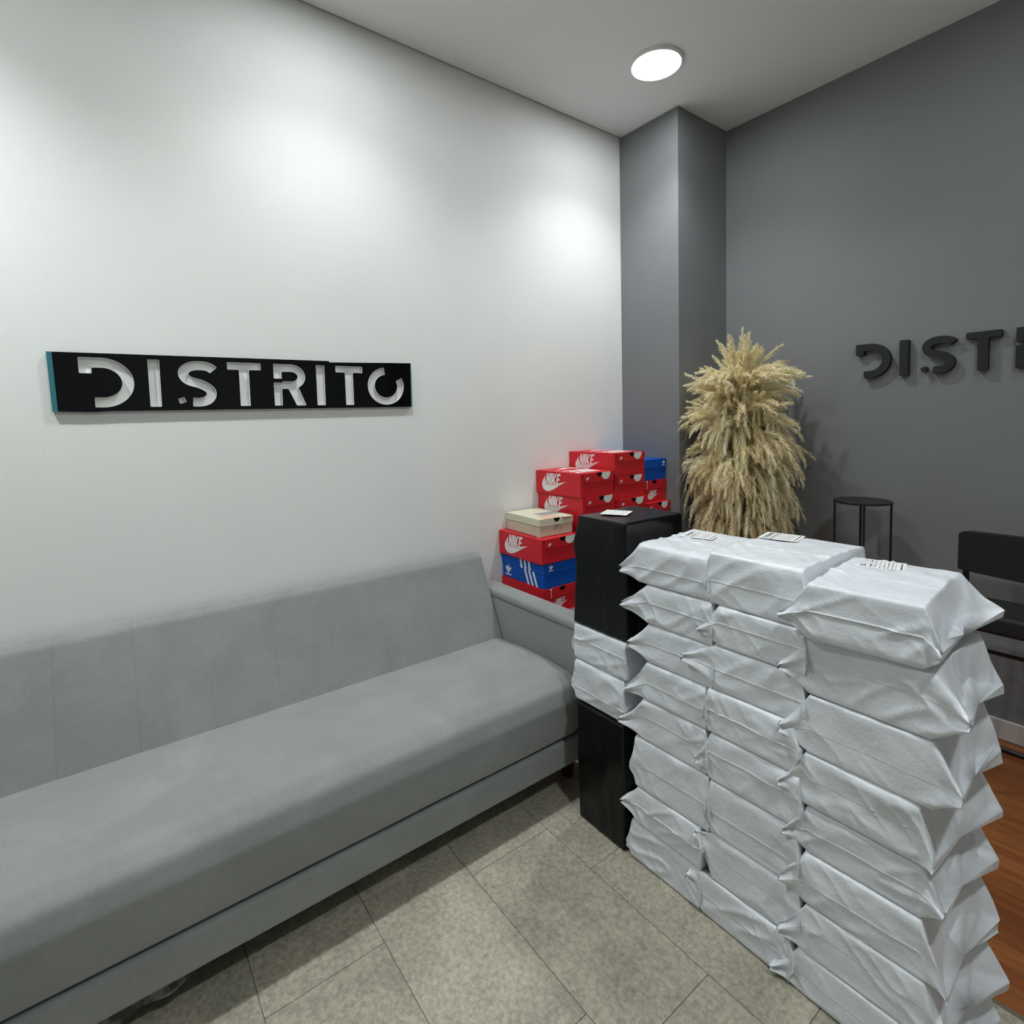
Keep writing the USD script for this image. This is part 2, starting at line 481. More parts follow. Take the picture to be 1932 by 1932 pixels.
def profile_ring(poly, r, n=90):
    p = Polygon(poly).buffer(-r, join_style='mitre').buffer(r, quad_segs=8)
    ring = LineString(p.exterior.coords)
    return np.array([ring.interpolate(t, normalized=True).coords[0] for t in np.linspace(0, 1, n, endpoint=False)]), p


SY0, SY1 = -0.58, 1.43          # sofa's outer ends
IY0, IY1 = -0.48, 1.335         # inner faces of the arms
sofa = thing('sofa', 'grey suede sofa bed with one long flat seat along the white wall', 'sofa', (0.40, 0.42, 0.0))
so = np.array([0.40, 0.42, 0.0])


def sofa_part(name, mesh, material, parent=sofa, smooth=50, label=None):
    mesh = mesh.copy()
    mesh.apply_translation(-so)
    return obj(name, mesh, material, parent, smooth, label)


back_poly = [(0.285, 0.345), (0.115, 0.738), (0.085, 0.756), (0.045, 0.752), (0.022, 0.735), (0.115, 0.30)]
ring, pp = profile_ring(back_poly, 0.022, 140)
cen = np.array(pp.centroid.coords[0])
SEAMS = [-0.35, -0.158, 0.032, 0.228, 0.425, 0.62, 0.815, 1.01, 1.207]
ys = set(np.linspace(IY0, IY1, 60).round(4))
for s in SEAMS:
    ys |= {round(s + d, 4) for d in (-0.012, -0.006, -0.0025, 0, 0.0025, 0.006, 0.012)}
for e in (IY0, IY1):
    ys |= {round(e + d * (1 if e == IY0 else -1), 4) for d in (0, 0.002, 0.006, 0.012, 0.02, 0.03)}
secs = []
nrm = np.roll(ring, -1, 0) - np.roll(ring, 1, 0)
nrm = np.stack([nrm[:, 1], -nrm[:, 0]], 1)
nrm /= np.linalg.norm(nrm, axis=1, keepdims=True)
if ((ring - cen) * nrm).sum() < 0:
    nrm = -nrm
for yv in sorted(ys):
    ins = 0.0
    for s in SEAMS:
        q = abs(yv - s)
        ins += 0.0018 * math.exp(-(q / 0.0022) ** 2)
    e = min(yv - IY0, IY1 - yv)
    if e < 0.03:
        ins += 0.022 * (1 - math.sqrt(max(0, 1 - (1 - e / 0.03) ** 2)))
    p = ring - nrm * ins
    # gentle puffing between the seams on the front face
    bulge = 0.002 * np.sin(yv * 33 + ring[:, 1] * 9)
    p = p + nrm * bulge[:, None] * 0.6
    secs.append(np.stack([p[:, 0], np.full(len(p), yv), p[:, 1]], 1))
sofa_part('backrest', loft(secs), M['sofa'])

seat_poly = [(0.17, 0.25), (0.17, 0.385), (0.26, 0.412), (0.42, 0.425), (0.58, 0.428), (0.69, 0.420), (0.735, 0.395), (0.752, 0.34), (0.750, 0.26), (0.738, 0.208), (0.70, 0.203), (0.20, 0.203)]
ring, pp = profile_ring(seat_poly, 0.026, 140)
cen = np.array(pp.centroid.coords[0])
nrm = np.roll(ring, -1, 0) - np.roll(ring, 1, 0)
nrm = np.stack([nrm[:, 1], -nrm[:, 0]], 1)
nrm /= np.linalg.norm(nrm, axis=1, keepdims=True)
if ((ring - cen) * nrm).sum() < 0:
    nrm = -nrm
secs = []
for yv in sorted(set(np.r_[np.linspace(IY0 + 0.004, IY1 - 0.004, 70), IY0 + 0.004 + np.array([.002, .005, .01, .018, .028, .04]), IY1 - 0.004 - np.array([.002, .005, .01, .018, .028, .04])].round(5))):
    e = min(yv - IY0 - 0.004, IY1 - 0.004 - yv)
    ins = 0.03 * (1 - math.sqrt(max(0, 1 - (1 - min(e / 0.045, 1)) ** 2)))
    wob = 0.0035 * (meshkit.fbm(np.stack([ring[:, 0] * 5, np.full(len(ring), yv * 4), ring[:, 1] * 5], 1), 3, 7) - 0.5)
    p = ring - nrm * ins + nrm * wob[:, None]
    secs.append(np.stack([p[:, 0], np.full(len(p), yv), p[:, 1]], 1))
sofa_part('seat', loft(secs), M['sofa'])
sofa_part('base', rbox(0.08, 0.741, SY0, SY1, 0.10, 0.198, 0.014, 4), M['sofa'])
for (a0, a1, inner) in ((IY1 + 0.002, SY1, IY1 + 0.002), (SY0, IY0 - 0.002, IY0 - 0.002)):
    arm = sofa_part('arm', rbox(0.06, 0.748, a0, a1, 0.20, 0.602, 0.022, 5), M['sofa'])
    sgn = -1 if inner == a0 else 1
    yv = inner + sgn * 0.0006
    sofa_part('piping', tube([(x, yv, 0.572) for x in np.linspace(0.10, 0.735, 20)], 0.0022, 6), M['sofa_seam'], arm)
for lx in (0.14, 0.66):
    for ly in (SY0 + 0.1, SY1 - 0.1):
        sofa_part('leg', lathe([(0, 0), (0.020, 0), (0.021, 0.004), (0.026, 0.098), (0.026, 0.1005), (0, 0.1005)], 24).apply_translation([lx, ly, 0]), M['leg'], smooth=40)
# torn dust cover hanging under the base
prof = [(-0.40, 0.055), (-0.27, 0.04), (-0.16, 0.022), (-0.05, 0.022), (0.02, 0.045), (0.10, 0.072), (0.16, 0.078), (0.20, 0.058), (0.235, 0.040), (0.262, 0.058), (0.285, 0.066), (0.30, 0.09)]
py = np.linspace(-0.40, 0.30, 60)
pz = np.interp(py, *np.array(prof).T) + 0.003 * np.sin(py * 160) * (py > 0.18)
V, F = [], []
for i, (a, b) in enumerate(zip(py, pz)):
    for k in range(6):
        t = k / 5
        x = 0.655 + 0.02 * math.sin(a * 17) * t + 0.035 * t + 0.006 * math.sin(a * 60 + k)
        V.append((x, a, 0.104 + (b - 0.104) * t))
V = np.array(V)
V2 = V - np.array([0.002, 0, 0])
n6 = len(V)
for i in range(59):
    for k in range(5):
        a = i * 6 + k
        F += [[a, a + 6, a + 7], [a, a + 7, a + 1], [a + n6, a + 7 + n6, a + 6 + n6], [a + n6, a + 1 + n6, a + 7 + n6]]
for i in range(59):
    a, b = i * 6 + 5, i * 6 + 11
    F += [[a, b, b + n6], [a, b + n6, a + n6]]
sofa_part('lining', trimesh.Trimesh(np.vstack([V, V2]), np.array(F), process=False), M['lining'], label='torn dark dust cover sagging under the seat')

# ------------------------------------------------------------------ silver mailer parcels
def ridged(p, seed):
    n = meshkit.noise(p, seed)
    return (1 - np.abs(2 * n - 1)) ** 5


def parcel_mesh(w, d, h, seed, L=(0.05, 0.0, 0.0), R=(0.01, 0.0, 0.0), zl=0.4, zr=0.4, crease=0.45, wr=1.0, fold=-0.012):
    """Box in a plastic bag: a tube of film round the x axis that flattens at both ends into a seam. L, R: how far the
    front corner, the middle and the back corner of that end stick out; zl, zr: height of the seam at the front (share of h)."""
    rg = np.random.default_rng(seed)
    droop = rg.uniform(0.0, 0.05)
    cs = rg.choice([0.25, 0.7, 1.0, 1.1])
    R = (R[0] * rg.uniform(0.85, 1.1), R[1], R[2] * rg.uniform(0.8, 1.1))
    r = 0.007
    # cross-section, starting on the front face, going down
    fz = np.unique(np.r_[np.linspace(h - r, r, 22), h * crease + np.array([-.006, -.003, -.0012, 0, .0012, .003, .006])])[::-1]
    loop = [(0.0, z, 0) for z in fz]
    loop += [(r - r * math.sin(a), r - r * math.cos(a), 1) for a in np.linspace(math.pi / 2, 0, 5)[1:-1]]
    loop += [(y, 0.0, 1) for y in np.linspace(r, d - r, 14)]
    loop += [(d - r + r * math.sin(a), r - r * math.cos(a), 2) for a in np.linspace(0, math.pi / 2, 5)[1:-1]]
    loop += [(d, z, 2) for z in np.linspace(r, h - r, 14)]
    loop += [(d - r + r * math.cos(a), h - r + r * math.sin(a), 3) for a in np.linspace(0, math.pi / 2, 5)[1:-1]]
    ty = np.unique(np.r_[np.linspace(d - r, r, 24), d * 0.42 + np.array([-.004, -.0015, 0, .0015, .004])])[::-1]
    loop += [(y, h, 3) for y in ty]
    loop += [(r - r * math.sin(a), h - r + r * math.cos(a), 0) for a in np.linspace(0, math.pi / 2, 5)[1:-1]]
    loop = np.array(loop)
    ly, lz = loop[:, 0], loop[:, 1]
    v = np.clip(ly / d, 0, 1)

    def reach(e):
        f = np.clip(1 - v / 0.48, 0, 1) ** 2.2
        b = np.clip(1 - (1 - v) / 0.48, 0, 1) ** 2.2
        return 0.004 + e[1] + (e[0] - e[1]) * f + (e[2] - e[1]) * b

    zbk = rg.uniform(0.05, 0.40)

    def seam(zf):
        return h * (zf + (zbk - zf) * v + 0.10 * np.sin(v * math.pi * rg.uniform(1.5, 3.0) + rg.uniform(0, 6)) * np.sin(v * math.pi))

    sl, sr_ = seam(zl), seam(zr)
    ts = np.linspace(0, 1, 13)[1:]
    xs = np.unique(np.r_[np.linspace(0, w, 36), 0.004, 0.010, w - 0.004, w - 0.010])
    st = []
    for t in ts[::-1]:
        st.append(('L', t))
    for x in xs:
        st.append(('B', x))
    for t in ts:
        st.append(('R', t))
    off = rg.uniform(0, 50, 3)
    secs = []
    for kind, q in st:
        if kind == 'B':
            x = np.full(len(loop), q)
            yv, zv = ly.copy(), lz.copy()
            t = np.zeros(len(loop))
        else:
            e, zs = (L, sl) if kind == 'L' else (R, sr_)
            sg_ = -1 if kind == 'L' else 1
            rch = reach(e)
            x = (0 if kind == 'L' else w) + sg_ * rch * q
            blunt = 0.05 + 0.22 * meshkit.noise(np.stack([x * 0 + (3 if kind == 'L' else 9), ly * 22, lz * 0], 1) + off, seed + 2)
            expo = 1.0 if (kind == 'R' and max(e) > 0.02) else 0.80
            shrink = 1 - (1 - (1 - q) ** (1 / expo)) * (1 - blunt)
            zv = zs + (lz - zs) * shrink + np.where(lz > zs, 0.0007, -0.0007) * q
            front = np.clip(1 - v * 4, 0, 1)
            yv = ly + fold * q * front + 0.004 * q * np.sin(q * 5 + v * 9)
            # pleats running to the tip, and crumples on the flattened end
            zr_ = (lz - zs) / h
            yv = yv + 0.007 * q * front * np.sin(zr_ * rg.uniform(9, 10) + seed) * (1 if max(e) > 0.02 else 0.2)
            x = x - sg_ * rch * q * 0.30 * ridged(np.stack([zv * 0, yv * 34, zv * 0 + seed], 1) + off, seed + 7) * (1 - front)
            P = np.stack([x * 40, yv * 26, zv * 26], 1) + off
            zv = zv - droop * q ** 2 * np.clip(v * 3 - 2, 0, 1) * (1 if kind == 'R' and e[2] > 0.02 else 0)
            cz = (meshkit.noise(P, seed) - 0.5) * 0.020 * q
            zv = zv + cz * (0.35 + 0.65 * (1 - front))
            x = x + sg_ * (meshkit.noise(P * 0.8 + 9, seed + 1) - 0.5) * 0.012 * q * min(1.0, float(max(e)) / 0.03)
            t = np.full(len(loop), q)
        secs.append(np.stack([x, yv, zv], 1))
    P = np.array(secs)
    T = np.array([0 if k == 'B' else q for k, q in st])[:, None]
    x, yv, zv = P[..., 0], P[..., 1], P[..., 2]
    # outward normal of the box face (front -y, bottom -z, back +y, top +z)
    nx = np.zeros_like(P)
    face = np.array([0 if (a < r * 0.5) else 1 if (b < r * 0.5) else 2 if (a > d - r * 0.5) else 3 for a, b in zip(ly, lz)])
    dirs = np.array([(0, -1, 0), (0, 0, -1), (0, 1, 0), (0, 0, 1)], float)
    nx[:] = dirs[face]
    inner = np.minimum(np.minimum(ly, d - ly) + np.where((face == 0) | (face == 2), 1, 0), np.minimum(lz, h - lz) + np.where((face == 1) | (face == 3), 1, 0))
    edge = np.clip(inner / 0.015, 0, 1)[None, :]
    a1 = rg.uniform(0.35, 0.75)
    u = x * math.cos(a1) + (zv - yv) * math.sin(a1)
    s2 = -x * math.sin(a1) + (zv - yv) * math.cos(a1)
    q1 = ridged(np.stack([u * 7, s2 * 24, np.full_like(u, 3.0)], -1) + off, seed + 3)
    a2 = -rg.uniform(0.5, 1.1)
    u2 = x * math.cos(a2) + (zv - yv) * math.sin(a2)
    s3 = -x * math.sin(a2) + (zv - yv) * math.cos(a2)
    q2 = ridged(np.stack([u2 * 9, s3 * 30, np.full_like(u, 8.0)], -1) + off, seed + 4)
    mask = meshkit.noise(np.stack([x * 9, yv * 9, zv * 9], -1) + off, seed + 5)
    mask2 = meshkit.noise(np.stack([x * 8, yv * 8, zv * 8], -1) + off + 20, seed + 6)
    endm = np.exp(-np.minimum(np.abs(x), np.abs(w - x)) / 0.04)
    disp = wr * 1.5 * edge * (0.0042 * q1 * np.clip(mask * 2.2 - 0.5, 0.08, 1) + 0.0036 * q2 * np.clip(mask2 * 2.4 - 0.7, 0, 1) * (0.4 + endm) + 0.004 * (meshkit.noise(np.stack([x * 12, yv * 12, zv * 16], -1) + off, seed + 8) - 0.5))
    # the long straight crease across the front and the top
    zc = h * crease
    line = np.exp(-((lz - zc)[None, :] / 0.0014) ** 2) * (face == 0)[None, :]
    disp = disp + cs * 0.0021 * line + cs * 0.0015 * ((lz > zc) & (face == 0))[None, :] * edge
    line = np.exp(-((ly - d * 0.42)[None, :] / 0.0018) ** 2) * (face == 3)[None, :]
    disp = disp + 0.0014 * line
    disp = np.clip(disp, -0.003, 0.008) * np.where((face == 1)[None, :], 0.0, 1.0)
    P = P + nx * disp[..., None] * (1 - 0.75 * T)[..., None]
    return loft(P)


FRONT = 1.217
# per column: z borders from the top down, left x, right x, what each end does; measured layer by layer from the photograph
COLS = [
    dict(z=[.980, .867, .751, .636, .522, .397, .240, .122, .001],
         xl=[1.106, 1.132, 1.135, 1.130, 1.118, 1.088, 1.093, 1.068], xr=[1.330, 1.341, 1.343, 1.326, 1.324, 1.332, 1.308, 1.304],
         L=[(.054, .02, .0), (.078, .02, .0), (.056, .02, .0), (.068, .02, .0), (.076, .02, .0), (.006, .0, .0), (.046, .01, .0), (.004, .0, .0)],
         R=[(.004, .0, .0), (.003, .0, .0), (.003, .0, .0), (.004, .0, .0), (.008, .0, .0), (.003, .0, .0), (.012, .0, .0), (.003, .0, .0)],
         zl=[.25, .32, .40, .05, .25, .4, .5, .4], zr=[.3, .4, .4, .4, .3, .4, .6, .4]),
    dict(z=[.999, .865, .759, .640, .522, .392, .246, .116, .001],
         xl=[1.336, 1.360, 1.348, 1.332, 1.338, 1.337, 1.340, 1.312], xr=[1.567, 1.574, 1.566, 1.550, 1.566, 1.560, 1.565, 1.545],
         L=[(.004, .0, .0), (.05, .01, .0), (.080, .01, .0), (.006, .0, .0), (.030, .0, .0), (.006, .0, .0), (.042, .0, .0), (.034, .0, .0)],
         R=[(.006, .004, .01), (.004, .0, .0), (.008, .0, .0), (.02, .0, .0), (.006, .0, .0), (.008, .0, .0), (.004, .0, .0), (.014, .0, .0)],
         zl=[.4, .30, .55, .4, .3, .4, .88, .95], zr=[.6, .4, .3, .5, .4, .4, .4, .5]),
    dict(z=[.982, .858, .722, .586, .463, .350, .227, .106, .001],
         xl=[1.590, 1.580, 1.583, 1.576, 1.582, 1.578, 1.581, 1.564], xr=[1.795, 1.806, 1.810, 1.792, 1.793, 1.797, 1.805, 1.812],
         L=[(.052, .01, .0), (.055, .01, .0), (.056, .01, .0), (.050, .01, .0), (.046, .01, .0), (.046, .01, .0), (.050, .01, .0), (.050, .01, .0)],
         R=[(.028, .015, .085), (.062, .012, .040), (.056, .012, .040), (.026, .02, .080), (.044, .015, .060), (.045, .015, .075), (.04, .02, .075), (.03, .02, .06)],
         zl=[.35, .37, .28, .24, .22, .24, .20, .22], zr=[.28, .48, .40, .10, .40, .10, .35, .35]),
]
PLACE = ['left front stack', 'middle front stack', 'right front stack']
ORD = ['topmost', 'second from the top', 'third from the top', 'fourth from the top', 'fifth from the top', 'third from the floor', 'second from the floor', 'lowest']
YAWS = {(0, 0): 1.0, (1, 0): 0.0, (2, 0): 4.0, (2, 1): -1.5, (2, 2): -1.2}
DEPTH = {(1, 0): 0.335, (2, 0): 0.315}
tops = {}
for c, col in enumerate(COLS):
    for i in range(8):
        zt, zb = col['z'][i], col['z'][i + 1]
        xl, xr = col['xl'][i], col['xr'][i]
        rg = np.random.default_rng(100 + c * 10 + i)
        d = DEPTH.get((c, i), 0.29 + rg.uniform(-0.006, 0.006))
        yaw = YAWS.get((c, i), rg.uniform(-0.6, 0.6))
        y0 = FRONT + rg.uniform(-0.003, 0.003) - (0.026 if (c, i) == (2, 0) else 0)
        feats = []
        mesh = parcel_mesh(xr - xl, d, zt - zb - 0.001, 11 + c * 37 + i * 5, col['L'][i], col['R'][i], col['zl'][i], col['zr'][i], crease=[.42, .55, .50, .46, .58, .48, .52, .60][(i + 3 * c) % 8])
        extra = {0: ', carrying an address label', 5: ', extra thick' if c == 0 else ''}.get(i, '')
        t = thing('parcel', f'silver plastic mailer parcel, {ORD[i]} in the {PLACE[c]}{extra}', 'parcel', (xl, y0, zb), yaw, group='silver parcels in the front stacks')
        obj('bag', mesh, M['bag'], t, smooth=42)
        tops[(c, i)] = (t, xl, y0, zb, zt, xr - xl, d, yaw)


def shipping_label(owner, px, py, pz, w, h, rz, heading='DISTRITO', seed=0):
    """paper label with a sideways heading and rows of small print; a part of its parcel. px, py, pz local to the parcel"""
    rg = np.random.default_rng(seed)
    T = trimesh.transformations.rotation_matrix(math.radians(rz), [0, 0, 1])
    T[:3, 3] = (px, py, pz)

    def put(mesh):
        mesh = mesh.copy()
        mesh.apply_transform(T)
        return mesh
    pl = obj('label', put(bx(0, w, -h, 0, 0, 0.0008)), M['paper'], owner, label='white paper address label')
    tm = meshkit.text_mesh(heading, 0.011, 0.0003, True)
    tm.apply_translation([-tm.bounds[0][0], -tm.bounds[0][1], 0])
    L = tm.bounds[1][0]
    tm.apply_scale([h * 0.8 / L, 1, 1])
    tm.apply_transform(trimesh.transformations.rotation_matrix(-math.pi / 2, [0, 0, 1]))
    tm.apply_translation([w * 0.10, -h * 0.1, 0.0008])
    obj('heading', put(tm), M['ink'], pl)
    rows = []
    for x, k in ((0.30, 9), (0.40, 14), (0.49, 12), (0.57, 12), (0.65, 12), (0.73, 8), (0.90, 11)):
        a = -h * 0.1
        while a > -h * 0.9:
            ln = rg.uniform(0.004, 0.011)
            tk = 0.0026 if x in (0.30, 0.90) else 0.0015
            rows.append(bx(x * w, x * w + tk, max(a - ln, -h * 0.93), a, 0.0008, 0.00105))
            a -= ln + rg.uniform(0.001, 0.003) * (3 if x in (0.49, 0.57) else 1)
    for x in (0.36, 0.80):
        rows.append(bx(x * w, x * w + 0.0006, -h * 0.94, -h * 0.06, 0.0008, 0.001))
    obj('small_print', put(cat(rows)), M['ink'], pl, kind='stuff')


def top_label(key, wx, wy, w, h, rz, seed):
    t, xl, y0, zb, zt, pw_, d, yaw = tops[key]
    a = math.radians(-yaw)
    dx, dy = wx - xl, wy - y0
    shipping_label(t, dx * math.cos(a) - dy * math.sin(a), dx * math.sin(a) + dy * math.cos(a), zt - zb + 0.0022, w, h, rz - yaw, seed=seed)


top_label((0, 0), 1.108, 1.462, 0.098, 0.088, 14, 1)
top_label((1, 0), 1.322, 1.536, 0.100, 0.090, 10, 2)
top_label((2, 0), 1.582, 1.474, 0.098, 0.080, 15, 3)

# ------------------------------------------------------------------ the stack in black film beside the sofa's arm
def film_box(w, d, h, seed, bulge=0.0, flare=0.0):
    m = gridbox(w, d, h, 0.006, 0.008)
    v = np.array(m.vertices)
    c = np.array([w, d, h]) / 2
    n = np.array(m.vertex_normals)
    o = np.random.default_rng(seed).uniform(0, 30, 3)
    vert = ridged(np.stack([v[:, 0] * 19 + v[:, 1] * 19, v[:, 2] * 4, v[:, 1] * 3], 1) + o, seed)
    lump = meshkit.noise(v * 14 + o, seed + 1) - 0.5
    side = 1 - np.abs(n[:, 2])
    zz = v[:, 2] / h
    dent = 0.006 * np.exp(-((zz - 0.97) / 0.05) ** 2) * side
    v = v + n * (0.0026 * vert * side + 0.004 * lump)[:, None]
    # the film narrows towards the top and the left side is pushed out
    left = np.clip(1 - v[:, 0] / w, 0, 1)
    v[:, 0] -= left * (flare * (1 - zz) + bulge * np.exp(-((zz - 0.74) / 0.12) ** 2))
    m.vertices = v
    return m


t = thing('wrapped_carton', 'tall carton wrapped in black stretch film, standing on the floor under two silver parcels', 'carton', (0.842, 1.212, 0.001))
obj('film', film_box(0.200, 0.29, 0.400, 3), M['film'], t, smooth=50)
for i, (x0, x1, z0, z1, y0, lab) in enumerate([(0.826, 1.038, 0.403, 0.540, 1.222, 'silver grey mailer parcel lying directly on the lower black wrapped carton'), (0.822, 1.046, 0.542, 0.662, 1.226, 'silver grey mailer parcel squeezed under the upper black wrapped carton')]):
    t = thing('parcel', lab, 'parcel', (x0, y0, z0), 0.5 - i, group='silver parcels between the black cartons')
    obj('bag', parcel_mesh(x1 - x0, 0.27, z1 - z0 - 0.001, 900 + i, (.012 - .008 * i, .0, .0), (.004, .0, .0), .35, .4, crease=.30 if i == 0 else .6, fold=-0.002), M['bag'], t, smooth=42)
up_c = thing('wrapped_carton', 'tall black film wrapped carton with a white label, on top of two silver parcels', 'carton', (0.846, 1.226, 0.664))
UH = 0.366
obj('film', film_box(0.205, 0.275, UH, 8, bulge=0.016, flare=0.030), M['film'], up_c, smooth=50)
T0 = np.array([0.846, 1.226, 0.664])
rg = np.random.default_rng(4)
R_ = trimesh.transformations.rotation_matrix(math.radians(26), [0, 0, 1])
R_[:3, 3] = (0.012, 0.128, UH + 0.0035)
lb = bx(0, 0.088, -0.085, 0, 0, 0.0007); lb.apply_transform(R_)
pl = obj('label', lb, M['paper'], up_c, label='white paper label on top')
rows = []
for k in range(7):
    a = 0.008
    while a < 0.075:
        ln = rg.uniform(0.003, 0.012)
        rows.append(bx(a, min(a + ln, 0.08), -0.012 - k * 0.0105, -0.0095 - k * 0.0105, 0.0007, 0.00095))
        a += ln + 0.003
rows = cat(rows); rows.apply_transform(R_)
obj('small_print', rows, M['grey_ink'], pl, kind='stuff')

# ------------------------------------------------------------------ shoe boxes
def tick_shape():
    """the long curved tick mark, unit width"""
    lower = spline([(1.0, 0.40), (0.62, 0.22), (0.33, 0.04), (0.17, 0.0), (0.05, 0.06), (0.0, 0.18), (0.04, 0.33), (0.14, 0.48)], 50)
    upper = spline([(0.14, 0.48), (0.115, 0.36), (0.135, 0.26), (0.24, 0.205), (0.42, 0.235), (0.70, 0.31), (1.0, 0.40)], 40)
    return Polygon(list(lower) + list(upper)[1:-1]).buffer(0)


TICK = tick_shape()


def heavy_word(width, height, shear=0.16):
    """NIKE in heavy condensed slanted capitals drawn from bars"""
    s = 0.13
    parts = []
    N_ = unary_union([sbox(0, 0, .12, 1), sbox(.24, 0, .36, 1), Polygon([(0, 1), (.12, 1), (.36, 0), (.24, 0)])])
    I_ = sbox(0, 0, .125, 1)
    K_ = unary_union([sbox(0, 0, .125, 1), Polygon([(.11, .42), (.25, 1), (.40, 1), (.235, .5), (.42, 0), (.27, 0), (.11, .38)])])
    Ee = unary_union([sbox(0, 0, .125, 1), sbox(0, .82, .31, 1), sbox(0, .41, .28, .58), sbox(0, 0, .31, .18)])
    x = 0
    for g, w in ((N_, .36), (I_, .125), (K_, .41), (Ee, .31)):
        parts.append(affinity.translate(g, x, 0))
        x += w + .035
    sh = unary_union([g.buffer(0) for g in parts])
    sh = affinity.affine_transform(sh, [1, shear, 0, 1, 0, 0])
    b = sh.bounds
    return affinity.translate(affinity.scale(sh, width / (b[2] - b[0]), height, origin=(0, 0)), -b[0] * width / (b[2] - b[0]), 0)


def logo2d(tw, th, ww, wh, wx, wz):
    """tick with the word standing in its curve, as one flat shape"""
    t = affinity.scale(TICK, tw, th, origin=(0, 0))
    w = affinity.translate(heavy_word(ww, wh), wx, wz)
    cut = 0.03 * wh
    return unary_union([w.buffer(0), t.difference(w.buffer(cut)).buffer(0)]).buffer(0)


def trefoil(h):
    """three leaves above three thin horizontal bars"""
    leaf = Point(0, 0).buffer(0.5, 24)
    leaf = affinity.scale(leaf, 0.36, 1.0)
    leaf = affinity.translate(leaf, 0, 0.5)
    tip = leaf
    sh = unary_union([tip, affinity.rotate(affinity.scale(tip, 1, .92, origin=(0, 0)), 40, origin=(0, 0)), affinity.rotate(affinity.scale(tip, 1, .92, origin=(0, 0)), -40, origin=(0, 0))])
    for z in (0.14, 0.24, 0.34):
        sh = sh.difference(sbox(-1, z, 1, z + 0.035))
    sh = unary_union([sh, Point(0, .12).buffer(.16, 12).difference(unary_union([sbox(-1, z, 1, z + .035) for z in (0.0, .09, .18)]))])
    return affinity.scale(sh, h, h, origin=(0, 0))


E_ = 0.0005       # thickness of the print


def on_front(shape, x, z, y=0.0):      # print on a face looking to -y
    return place(extrude(shape, E_), (x, y, z), X, Z, -Y)


def on_side(shape, y, z, x):           # print on a face looking to +x
    return place(extrude(shape, E_), (x, y, z), Y, Z, X)


def on_top(shape, x, y, z):
    return place(extrude(shape, E_), (x, y, z), X, Y, Z)


def tongue(w, h, r, right=True):
    """flap outline: rounded lower left corner, and lower right one"""
    p = [(0, 0), (0, -h + r)] + [(r - r * math.cos(a), -h + r - r * math.sin(a)) for a in np.linspace(0, math.pi / 2, 8)]
    if right:
        p += [(w - r + r * math.sin(a), -h + r - r * math.cos(a)) for a in np.linspace(0, math.pi / 2, 8)]
    else:
        p += [(w, -h)]
    p += [(w, 0)]
    return Polygon(p)


LX, LY, LZ = 0.325, 0.222, 0.112


def hinged_box(label, loc, rz=0.0, group=None):
    """red box whose lid hinges at the back and closes with a flap on the +x end"""
    t = thing('shoe_box', label, 'shoe box', loc, rz, group)
    body = rbox(0, LX - 0.0035, 0, LY, 0, LZ - 0.0015, 0.0012, 1)
    b = obj('body', body, M['red'], t, smooth=30)
    lid = cat([rbox(-0.0005, LX + 0.0002, -0.0006, LY + 0.0006, LZ - 0.0025, LZ, 0.001, 1),
               place(extrude(affinity.translate(tongue(LY - 0.016, 0.044, 0.017), 0.014, 0), 0.0030), (LX - 0.0028, 0, LZ - 0.0012), Y, Z, X)])
    l = obj('lid', lid, M['red'], t, smooth=30)
    pr = [on_front(logo2d(0.215, 0.165, 0.112, 0.056, 0.028, 0.035), 0.046, 0.012, -0.0001)]
    obj('logo', cat(pr), M['print'], b, label='white word and tick on the long side')
    small = on_side(logo2d(0.024, 0.024, 0.014, 0.009, 0.004, 0.0055), 0.034, LZ - 0.033, LX + 0.0003)
    obj('small_logo', small, M['print'], l)
    half = Point(0, 0).buffer(0.034, 24).intersection(sbox(-1, -1, 1, 0))
    obj('end_disc', on_side(affinity.scale(half, 0.95, 1.05, origin=(0, 0)), 0.165, LZ - 0.0016, LX + 0.0003), M['print'], l, label='white half disc printed on the flap')
    hole = Point(0, 0).buffer(0.017, 20).intersection(sbox(-1, -1, 1, 0))
    obj('thumb_hole', on_side(affinity.scale(hole, 1.0, 1.05, origin=(0, 0)), 0.122, LZ - 0.0016, LX + 0.0006), M['hole'], l, label='dark half round thumb hole')
    big = affinity.rotate(heavy_word(0.175, 0.125), 0, origin=(0, 0))
    tp = cat([on_top(affinity.affine_transform(big, [0, 1, -1, 0, 0, 0]), 0.150, 0.200, LZ), on_top(affinity.affine_transform(affinity.scale(TICK, 0.20, 0.20, origin=(0, 0)), [0, 1, -1, 0, 0, 0]), 0.030, 0.212, LZ + 0.0001)])
    obj('top_print', tp, M['print'], l, label='large white word and tick on the lid')
    return t


